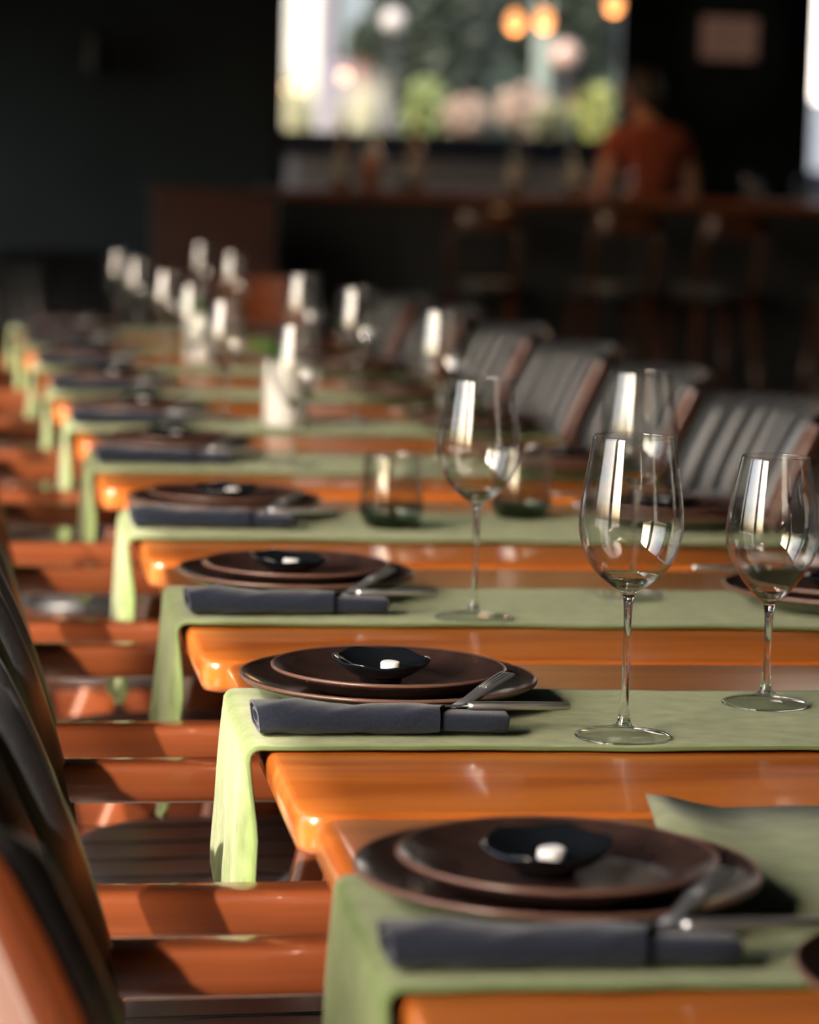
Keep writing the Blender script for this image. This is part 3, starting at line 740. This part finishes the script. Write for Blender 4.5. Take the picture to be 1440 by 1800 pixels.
M_STOOLW = wood('stool_wood', (.05, .014, .006), (.08, .022, .008), rough=.35, coat=.4, axis=2, rings=5)
def make_stool():
    t = thing('bar_stool', '', 'stool')
    b = bmesh.new(); lathe(b, cr2([(0, .735), (.13, .735), (.165, .745), (.175, .765), (.16, .785), (0, .79)], 4), 32); link('seat', b, M_LEATH, t, smooth=True)
    for sx in (-1, 1):
        for sy in (-1, 1):
            b = bmesh.new(); sweep(b, [(sx * .12, sy * .12, .74), (sx * .19, sy * .19, 0)], .015, .015, n=8, power=3); link('leg', b, M_STOOLW, t, smooth=True)
    b = bmesh.new()
    for a in range(4):
        c, s_ = (1, 0) if a % 2 else (0, 1); q = 1 if a < 2 else -1
        p0 = (.17 * q * c - .17 * s_, .17 * q * s_ - .17 * c, .25); p1 = (.17 * q * c + .17 * s_, .17 * q * s_ + .17 * c, .25)
        sweep(b, [p0, p1], .009, .009, side=Vector((0, 0, 1)), n=8, power=2)
    link('foot_ring', b, M_METAL, t, smooth=True)
    for sx in (-1, 1):
        b = bmesh.new(); sweep(b, [(sx * .13, -.13, .76), (sx * .14, -.16, .95), (sx * .14, -.19, 1.08)], .012, .012, n=8, power=3); link('back_post', b, M_STOOLW, t, smooth=True)
    b = bmesh.new(); sweep(b, [(-.15, -.185, 1.04), (-.07, -.205, 1.045), (.07, -.205, 1.045), (.15, -.185, 1.04)], .01, .045, side=Vector((0, 1, 0)), n=10, power=4); link('back_slat', b, M_STOOLW, t, smooth=True)
    return t
ST = reg(make_stool())
for k, (x, nm) in enumerate(((2.35, 'far left'), (2.92, 'second'), (3.36, 'middle'), (3.98, 'fourth'), (4.55, 'far right'))):
    put(ST, (x, BY - .42, 0), R((-6, 4, 12, -5, 3)[k]), '%s wooden bar stool standing in shade at the bar front' % nm, 'stools at the bar')

# things standing on the bar
GB = [(1095, 335, 'small clear glass on the bar in front of the person'), (1323, 338, 'small clear glass on the bar below the framed notice'), (1413, 342, 'small clear glass on the bar beside the bright doorway'), (700, 345, 'small clear glass at the far left end of the bar')]
def make_bar_glass():
    b = bmesh.new(); out = [(0, 0), (.031, 0), (.035, .003), (.040, .11)]; lathe(b, out + [(.0375, .11), (.0325, .008), (0, .008)], 32)
    return link('bar_glass', b, glass_thin('bar_glass_wall', (.85, .9, .9)), None, smooth=True)
bgp = reg(make_bar_glass()) ; bgp['category'] = 'glass'
for px, py, lab in GB:
    p = at(px, py, BY + .12); put(bgp, (p.x, BY + .12, 1.1475), 0, lab, 'glasses on the bar')
M_COPPER = mat('copper', (.8, .35, .16), .3, metal=1)
def make_shaker():
    t = thing('cocktail_shaker', '', 'shaker'); b = bmesh.new(); lathe(b, [(0, 0), (.034, 0), (.036, .004), (.043, .14), (.044, .15), (0, .15)], 32); link('cup', b, M_COPPER, t, smooth=True)
    b = bmesh.new(); lathe(b, cr2([(.0442, .148), (.043, .165), (.028, .195), (.02, .2), (.019, .22), (.0, .224)], 3), 32); link('lid', b, M_STEEL, t, smooth=True); return t
SH = reg(make_shaker())
M_BOTTLE = mat('dark_bottle', (.02, .035, .02), .12, coat=.6)
M_BOTTLE2 = mat('amber_bottle', (.22, .08, .02), .12, coat=.6)
def make_bottle(m, cap):
    t = thing('bottle', '', 'bottle'); b = bmesh.new(); lathe(b, cr2([(0, 0), (.034, 0), (.038, .004), (.038, .17), (.034, .19), (.016, .215), (.0135, .225), (.0135, .285), (.0150, .29), (0, .292)], 3), 28); link('body', b, m, t, smooth=True)
    b = bmesh.new(); lathe(b, [(.0385, .05), (.0388, .052), (.0388, .13), (.0385, .132)], 28); link('paper_label', b, mat('bottle_paper', (.6, .55, .45), .8), t, smooth=True)
    b = bmesh.new(); lathe(b, [(0, .286), (.0155, .286), (.0155, .312), (0, .313)], 20); link('cap', b, cap, t, smooth=True); return t
BO1, BO2 = reg(make_bottle(M_BOTTLE, M_METAL)), reg(make_bottle(M_BOTTLE2, M_COPPER))
# back counter under the window with a pale grey front
CYB = 16.35
t = thing('back_counter', 'pale grey back counter under the big window', 'counter', (0, CYB, 0))
M_GREY = grain(mat('grey_laminate', rough=.4), (.40, .40, .44), (.50, .50, .54), ns=3)
b = bmesh.new(); box(b, 2.12, 4.0, 0, .55, 1.31, 1.345, bev=.004); link('worktop', b, mat('worktop_black', (.02, .02, .022), .35), t)
for k in range(4):
    b = bmesh.new(); box(b, 2.14 + .465 * k, 2.595 + .465 * k, .01, .54, .08, 1.305, bev=.004); d = link('cabinet', b, M_GREY, t)
    b = bmesh.new(); box(b, 2.25 + .465 * k, 2.48 + .465 * k, -.012, .009, 1.22, 1.235, bev=.003); link('handle', b, M_STEEL, d)
b = bmesh.new(); box(b, 2.16, 3.98, .05, .5, 0, .08); link('plinth', b, M_METAL, t)
for k, (px, pr, lab) in enumerate(((650, SH, 'copper cocktail shaker on the bar left of the bottles'), (600, BO2, 'amber bottle on the left end of the bar'), (727, BO2, 'amber bottle on the bar beside the clear glass'), (905, BO1, 'dark bottle standing alone on the bar'), (1010, BO1, 'dark bottle on the bar near the person'))):
    X = at(px, 340, BY + .3).x
    put(pr, (X, BY + .3, 1.1475), 0, lab, 'bar bottles and tools')

# hanging bulbs over the bar
M_BULB = mat('lit_bulb', (1, .5, .2), .5, emit=(1, .40, .14), es=1.3)
def make_pendant():
    t = thing('pendant_lamp', '', 'lamp')
    b = bmesh.new(); sweep(b, [(0, 0, .09), (0, 0, 1.4)], .003, .003, side=Vector((1, 0, 0)), n=6, power=2); link('cord', b, M_METAL, t)
    b = bmesh.new(); lathe(b, [(0, .1), (.018, .1), (.02, .05), (.016, .045), (0, .045)], 20); link('socket', b, M_METAL, t, smooth=True)
    b = bmesh.new(); lathe(b, cr2([(0, -.052), (.02, -.047), (.034, -.028), (.038, -.005), (.032, .018), (.018, .038), (.014, .046)], 4), 24); link('bulb', b, M_BULB, t, smooth=True)
    return t
PE = reg(make_pendant())
for k, (px, py, lab) in enumerate(((905, 36, 'glowing orange pendant bulb left of a pair over the bar'), (957, 33, 'glowing orange pendant bulb right of a pair over the bar'), (1080, 4, 'glowing orange pendant bulb alone by the right edge of the big window'))):
    p = at(px, py, 12.9); put(PE, tuple(p), 0, lab, 'bulbs over the bar')
    ld = bpy.data.lights.new('bulb_light', 'POINT'); ld.energy = 1.5; ld.color = (1, .55, .25); ld.shadow_soft_size = .04
    lo = bpy.data.objects.new('bulb_light', ld); COL.objects.link(lo); lo.location = p - Vector((0, 0, .1))

# framed notice, wall lamp
p = at(1281, 68, Y1 - .01)
t = thing('framed_notice', 'pinkish paper notice in a thin frame on the dark back wall', 'notice', (p.x, Y1, p.z))
b = bmesh.new(); box(b, -.19, .19, -.02, 0, -.14, .14, bev=.003); link('frame', b, M_FRAME, t)
b = bmesh.new(); box(b, -.172, .172, -.024, -.02, -.122, .122); pp = link('paper', b, mat('pink_paper', (.85, .56, .46), .8), t)
b = bmesh.new()
for k in range(6): box(b, -.13, .13 - (.05 if k % 3 == 2 else 0), -.0246, -.024, .075 - .03 * k, .082 - .03 * k)
link('print_lines', b, mat('print_ink', (.35, .22, .19), .9), pp)
p = at(168, 95, Y1 - .01)
t = thing('wall_lamp', 'black wall lamp on the dark teal wall', 'lamp', (p.x, Y1, p.z))
b = bmesh.new(); lathe(b, cr2([(0, .11), (.055, .11), (.06, .1), (.075, -.1), (.072, -.11), (0, -.11)], 2), 28, cy=-.12); link('shade', b, M_METAL, t, smooth=True)
b = bmesh.new(); sweep(b, [(0, 0, 0), (0, -.05, 0)], .02, .02, side=Vector((1, 0, 0)), n=10, power=2); link('bracket', b, M_METAL, t, smooth=True)

# ------------------------------------------------------------ dim furniture at the far end
t = thing('booth_bench', 'dark red-brown wooden booth bench beyond the tables', 'bench', (0, 11.3, 0))
b = bmesh.new(); box(b, .92, 1.40, 0, .05, .08, 1.12, bev=.006); link('back_panel', b, M_DARKW, t)
b = bmesh.new(); box(b, .90, 1.42, -.01, .06, 1.12, 1.15, bev=.006); link('top_rail', b, M_DARKW, t)
b = bmesh.new(); box(b, .94, 1.38, .05, .5, .40, .46, bev=.01); link('seat', b, M_LEATH, t)
b = bmesh.new(); box(b, .94, 1.38, .06, .48, 0, .40, bev=.004); link('seat_box', b, M_DARKW, t)
for x, y, rz, lab in ((.20, 10.7, -70, 'dim wooden armchair far behind the tables, leftmost'), (.62, 12.0, -100, 'dim wooden armchair far behind the tables, beside the booth bench'), (.10, 12.6, 95, 'dim wooden armchair farthest back on the left')):
    dup(ch0, (x, y, 0), R(rz), lab, 'armchairs at the far end')
dup(ch0, (1.13, 10.1, 0), R(28), 'wooden armchair beyond the far end of the row, its brown back towards us', 'armchairs at the far end')

# ------------------------------------------------------------ person behind the bar
M_SKIN = mat('skin', (.42, .22, .14), .55); M_SHIRT = grain(mat('rust_shirt', rough=.9), (.20, .045, .025), (.27, .06, .035), ns=20)
M_HAIR = mat('dark_hair', (.012, .009, .008), .6); M_TROUS = mat('dark_trousers', (.015, .016, .02), .9)
def skinned(name, pts, edges, m, parent, root=0, sub=2, faces=None):
    me = bpy.data.meshes.new(name); me.from_pydata([p[0] for p in pts], edges, []); me.materials.append(m)
    o = bpy.data.objects.new(name, me); COL.objects.link(o); o.parent = parent
    md = o.modifiers.new('skin', 'SKIN'); md.use_smooth_shade = True
    for i, p in enumerate(pts):
        r = p[1]; sv = me.skin_vertices[0].data[i]; sv.radius = (r, r) if not isinstance(r, tuple) else r; sv.use_root = (i == root)
    sb = o.modifiers.new('sub', 'SUBSURF'); sb.levels = sub; sb.render_levels = sub
    return o
pp = at(1142, 345, 13.35)
per = thing('person', 'person in a rust-coloured T-shirt with dark hair, back turned, behind the bar', 'person', (pp.x, 13.45, 0), R(200))
# local: facing -y (the bar), z up
J = [((0, .02, .98), (.14, .10)), ((0, .03, 1.12), (.13, .095)), ((0, .02, 1.28), (.15, .105)), ((0, 0, 1.43), (.14, .09)), ((0, -.02, 1.50), .055), ((0, -.035, 1.555), .05),
     ((.165, 0, 1.42), .055), ((.235, .02, 1.28), .045), ((.265, .03, 1.15), .038), ((.245, -.10, 1.10), .033), ((.20, -.21, 1.165), .025),
     ((-.165, 0, 1.42), .055), ((-.235, .02, 1.28), .045), ((-.265, .02, 1.15), .038), ((-.24, -.11, 1.11), .033), ((-.19, -.21, 1.165), .025),
     ((.09, .02, .88), .085), ((.10, .01, .50), .058), ((.10, .03, .10), .042), ((.10, -.10, .04), .035),
     ((-.09, .02, .88), .085), ((-.10, .01, .50), .058), ((-.10, .03, .10), .042), ((-.10, -.10, .04), .035)]
E_ = [(0, 1), (1, 2), (2, 3), (3, 4), (4, 5), (3, 6), (6, 7), (7, 8), (8, 9), (9, 10), (3, 11), (11, 12), (12, 13), (13, 14), (14, 15), (0, 16), (16, 17), (17, 18), (18, 19), (0, 20), (20, 21), (21, 22), (22, 23)]
body = skinned('body', J, E_, M_SKIN, per)
b = bmesh.new()   # head with face, merged in one surface
bmesh.ops.create_uvsphere(b, u_segments=32, v_segments=24, radius=.1)
for v in b.verts:
    x, y, z = v.co; n_ = v.co.normalized()
    v.co.x *= .76 - .12 * max(0, -n_.z); v.co.y *= .95; v.co.z *= 1.2
    if n_.y < -.2:
        k = math.exp(-((n_.x / .13) ** 2)) * math.exp(-(((n_.z + .12) / .2) ** 2)); v.co.y -= .020 * k                # nose
        for sx in (-1, 1): v.co.y += .010 * math.exp(-(((n_.x - sx * .38) / .16) ** 2) - (((n_.z - .08) / .12) ** 2))   # eye sockets
        v.co.y -= .006 * math.exp(-((n_.x / .25) ** 2)) * math.exp(-(((n_.z + .45) / .07) ** 2))                         # lips
        v.co.y -= .010 * math.exp(-((n_.x / .3) ** 2)) * math.exp(-(((n_.z + .8) / .12) ** 2))                         # chin
hd = link('head', b, M_SKIN, per, smooth=True); hd.location = (0, -.065, 1.635); hd.rotation_euler = (R(18), 0, R(8))
for sx in (-1, 1):
    b = bmesh.new(); bmesh.ops.create_uvsphere(b, u_segments=12, v_segments=8, radius=.011); e = link('eye', b, mat('eye', (.05, .03, .02), .2), hd, smooth=True); e.location = (sx * .029, -.077, .012)
    b = bmesh.new(); bmesh.ops.create_uvsphere(b, u_segments=12, v_segments=8, radius=.02); 
    for v in b.verts: v.co.x *= .35; v.co.z *= 1.5
    e = link('ear', b, M_SKIN, hd, smooth=True); e.location = (sx * .077, .005, 0)
b = bmesh.new(); bmesh.ops.create_uvsphere(b, u_segments=32, v_segments=20, radius=.109)
for v in list(b.verts):
    if v.co.z < .035 - .09 * (v.co.y > -.02) - (.05 if v.co.y > .04 else 0): v.co *= .80
    v.co.x *= .80; v.co.y *= .98; v.co.z *= 1.18
    v.co += Vector((0, .004, .006))
link('hair', b, M_HAIR, hd, smooth=True)
sj = [((0, .02, .99), (.155, .115)), ((0, .03, 1.12), (.145, .108)), ((0, .02, 1.28), (.165, .118)), ((0, 0, 1.43), (.155, .102)), ((0, -.01, 1.475), .075),
      ((.168, 0, 1.42), .070), ((.225, .018, 1.30), .064), ((-.168, 0, 1.42), .070), ((-.225, .018, 1.30), .064)]
skinned('t_shirt', sj, [(0, 1), (1, 2), (2, 3), (3, 4), (3, 5), (5, 6), (3, 7), (7, 8)], M_SHIRT, per)
tj = [((0, .02, 1.0), (.155, .112)), ((.095, .02, .86), .098), ((.102, .01, .50), .074), ((.10, .03, .09), .062), ((-.095, .02, .86), .098), ((-.102, .01, .50), .074), ((-.10, .03, .09), .062)]
skinned('trousers', tj, [(0, 1), (1, 2), (2, 3), (0, 4), (4, 5), (5, 6)], M_TROUS, per)
for sx in (-1, 1):
    hb = [((sx * .195, -.21, 1.168), .026), ((sx * .185, -.27, 1.172), (.030, .016))]; he = [(0, 1)]
    for q, (dx, l) in enumerate(((-.026, .060), (-.009, .072), (.009, .068), (.025, .052))):
        n0 = len(hb); hb += [((sx * .185 + dx, -.29, 1.174), .0085), ((sx * .185 + dx * 1.15, -.29 - l * .5, 1.176), .008), ((sx * .185 + dx * 1.2, -.29 - l, 1.162), .0065)]
        he += [(1, n0), (n0, n0 + 1), (n0 + 1, n0 + 2)]
    n0 = len(hb); hb += [((sx * .155, -.245, 1.17), .010), ((sx * .135, -.275, 1.168), .008)]; he += [(0, n0), (n0, n0 + 1)]
    skinned('hand', hb, he, M_SKIN, per)

# ------------------------------------------------------------ garden seen through the big window
def foliage(rr, n, rx, ry, rz_, cz, size, blade=False):
    b = bmesh.new()
    for k in range(n):
        if blade:
            a = rr.uniform(0, 6.28); r = rr.random() ** .5; h = rr.uniform(.6, 1) * rz_ * 2; lx, ly = cos(a) * r * rx, sin(a) * r * ry
            p0 = Vector((lx * .25, ly * .25, 0)); p1 = Vector((lx * .7, ly * .7, h * .6)); p2 = Vector((lx * 1.2, ly * 1.2, h * .95)); s_ = Vector((-sin(a), cos(a), 0)) * size * .5
            v = [b.verts.new(q) for q in (p0 - s_, p0 + s_, p1 + s_, p1 - s_, p2)]; b.faces.new(v[:4]); b.faces.new((v[3], v[2], v[4]))
        else:
            th, ph = rr.uniform(0, 6.28), math.acos(rr.uniform(-1, 1)); r = rr.uniform(.55, 1) ** .6 * (1 + .15 * sin(3 * th))
            c = Vector((rx * r * sin(ph) * cos(th), ry * r * sin(ph) * sin(th), cz + rz_ * r * cos(ph)))
            d = Vector((rr.gauss(0, 1), rr.gauss(0, 1), rr.gauss(0, 1))).normalized() * size; e = d.orthogonal().normalized() * size * .5
            v = [b.verts.new(c + q) for q in (-d, e, d, -e)]; b.faces.new(v)
    return b
def shrub(px, pyt, pyb, Y, wpx, col, lab, seed, blade=False, n=700, size=.05, trunk=False):
    col = tuple(.38 * q for q in col)
    c = at(px, pyt, Y); zt = c.z; zb = at(px, pyb, Y).z; rx = wpx / 5100 * Y / 2; rr = random.Random(seed)
    t = thing('tree' if trunk else ('grass_clump' if blade else 'shrub'), lab, 'tree' if trunk else 'plant', (c.x, Y, -.12), 0, 'plants in the garden')
    m = grain(mat('foliage_colour', rough=.7), tuple(.7 * q for q in col), col, ns=5)
    if blade: b = foliage(rr, n, rx, rx * .7, zt / 2 + .06, 0, size, True)
    else: b = foliage(rr, n, rx, rx * .7, (zt - zb) / 2, (zt + zb) / 2 + .12, size)
    o = link('foliage', b, m, t); o['kind'] = 'stuff'
    if not blade:
        b = bmesh.new(); sweep(b, [(0, 0, 0), (.02, 0, zb * .6), (0, 0, zb + .25 + .12)], .03 if not trunk else .09, .03 if not trunk else .09, n=8, power=2); link('stem', b, M_DARKW, t, smooth=True)
PAMP = (.85, .82, .58); YG = (.55, .60, .16); PK = (.85, .62, .50)
shrub(525, 60, 250, 20.5, 75, (.75, .72, .42), 'tall pale yellow grass clump at the left edge of the window', 1, True, 260, .03)
shrub(640, 85, 250, 21.5, 110, PAMP, 'wide whitish feathery grass clump in the window', 2, True, 420, .035)
shrub(755, 145, 260, 22, 90, (.36, .44, .14), 'low olive green shrub in the middle of the window', 3)
shrub(822, 170, 240, 20.5, 80, PK, 'low shrub with pinkish blossom in the middle of the window', 4)
shrub(925, 155, 225, 20.5, 90, PK, 'round shrub covered with pale pink blossom', 5)
shrub(975, 185, 265, 19.4, 75, (.80, .78, .42), 'cream yellow shrub in front of the pink one', 6)
shrub(1052, 155, 270, 19.8, 85, YG, 'yellow-green shrub at the right edge of the window', 7)
shrub(775, -150, 215, 26, 230, (.03, .05, .03), 'big dark tree in the middle of the garden', 8, n=2600, size=.10, trunk=True)
shrub(1010, -200, 150, 30, 260, (.035, .055, .035), 'big dark tree at the right of the garden', 9, n=2600, size=.11, trunk=True)
shrub(640, 40, 110, 27, 50, (.05, .09, .05), 'small dark green tree before the lilac building', 10, n=700, size=.07, trunk=True)
# buildings and low wall
p = at(470, 140, 36)
t = thing('building', 'lilac-grey building behind the garden', 'building', (0, 36, 0))
xa, xb_ = at(470, 100, 36).x, at(700, 100, 36).x
b = bmesh.new(); box(b, xa - 4, xb_, 0, 4, -.12, 7); w_ = link('wall', b, mat('lilac_render', (.10, .09, .12), .9), t)
for k in range(3):
    b = bmesh.new(); box(b, xa - 2.6 + k * 1.7, xa - 1.8 + k * 1.7, -.03, .02, 2.6, 4.0, bev=.01); f = link('window', b, M_FRAME, t)
    b = bmesh.new(); box(b, xa - 2.52 + k * 1.7, xa - 1.88 + k * 1.7, -.035, -.031, 2.68, 3.92); link('pane', b, mat('building_pane', (.1, .12, .14), .1), f)
p0, p1 = at(488, 60, 27), at(566, 60, 27)
b = bmesh.new(); box(b, p0.x, p1.x, 27, 27.4, -.12, 6.0, bev=.03); simple('white_pillar', b, mat('white_render', (.30, .30, .29), .9), 'white rendered pillar at the left of the garden', 'pillar')
b = bmesh.new(); box(b, -6, 22, 44, 46, -.12, 12); simple('hedge_wall', b, grain(mat('dark_hedge', rough=1), (.012, .02, .014), (.04, .055, .04), ns=1.5), 'tall dark hedge closing the garden', 'hedge')
b = bmesh.new()
for k in range(9): box(b, 1.6 + k * .55, 2.12 + k * .55, 18.6, 18.75, -.12, 1.32, bev=.01)
simple('garden_wall', b, mat('grey_block', (.07, .07, .075), .9), 'low grey garden wall outside the window', 'wall')
# lamps in the garden
def garden_globe(px, py, Y, r, m, lab):
    p = at(px, py, Y); t = thing('garden_lamp', lab, 'lamp', (p.x, Y, -.12), 0, 'globe lamps in the garden')
    b = bmesh.new(); bmesh.ops.create_uvsphere(b, u_segments=24, v_segments=16, radius=r); g = link('globe', b, m, t, smooth=True); g.location = (0, 0, p.z + .12)
    b = bmesh.new(); sweep(b, [(0, 0, 0), (0, 0, p.z + .12 - r * .95)], .03, .03, side=Vector((1, 0, 0)), n=8, power=2); link('pole', b, M_METAL, t, smooth=True)
garden_globe(692, 36, 22, .09, mat('opal_glass', (.24, .22, .22), .4), 'white globe lamp on a pole in the garden')
garden_globe(993, 96, 23, .11, mat('pink_opal_glass', (.22, .14, .12), .4), 'pinkish globe lamp on a pole in the garden')
b = bmesh.new(); p = at(957, 60, 24); box(b, p.x - .06, p.x + .06, 24, 24.12, -.12, p.z + .3, bev=.01); simple('garden_post', b, mat('grey_green_post', (.10, .12, .11), .8), 'grey-green post in the garden between the shrubs', 'post')

t = thing('house', 'white rendered house with a blue-grey base seen through the doorway', 'building', (0, 26, 0))
b = bmesh.new(); box(b, 7.5, 13, 0, 2.5, 2.0, 7.5); link('wall', b, mat('white_house_render', (.75, .75, .74), .9), t)
b = bmesh.new(); box(b, 7.48, 13, -.04, 2.5, -.12, 2.0); link('base', b, mat('blue_grey_base', (.07, .085, .11), .9), t)
b = bmesh.new(); box(b, 7.1, 13.2, -.5, 2.8, 7.5, 7.7); link('roof', b, mat('roof_grey', (.1, .1, .1), .9), t)

ld = bpy.data.lights.new('added_notice_spot', 'SPOT'); ld.energy = 9; ld.color = (1, .80, .68); ld.spot_size = R(18); ld.spot_blend = .3; ld.shadow_soft_size = .03  # spot added only to brighten the framed notice; no fitting goes with it
lo = bpy.data.objects.new('added_notice_spot', ld); COL.objects.link(lo); lo.location = (4.85, 15.2, 3.4)
lo.rotation_euler = (Vector((4.83, 17, 2.06)) - Vector(lo.location)).to_track_quat('-Z', 'Y').to_euler()

# unseen hedge added outside the open front to narrow the sky reflections in the glasses
b = bmesh.new(); box(b, -5.6, -4.6, 4.2, 12.6, -.12, 4.9, bev=.25, seg=3)
rr = random.Random(3)
for k in range(2500):
    c = Vector((-4.6 + rr.uniform(-.05, .08), rr.uniform(4.3, 12.5), rr.uniform(0, 4.8))); d = Vector((rr.gauss(0, 1), rr.gauss(0, 1), rr.gauss(0, 1))).normalized() * .06; e = d.orthogonal().normalized() * .03
    b.faces.new([b.verts.new(c + q) for q in (-d, e, d, -e)])
simple('added_hedge', b, grain(mat('added_hedge_leaf', rough=.9), (.012, .025, .010), (.04, .07, .025), ns=6), 'added dark hedge out of view, cutting the sky reflected in the wine glasses', 'hedge')
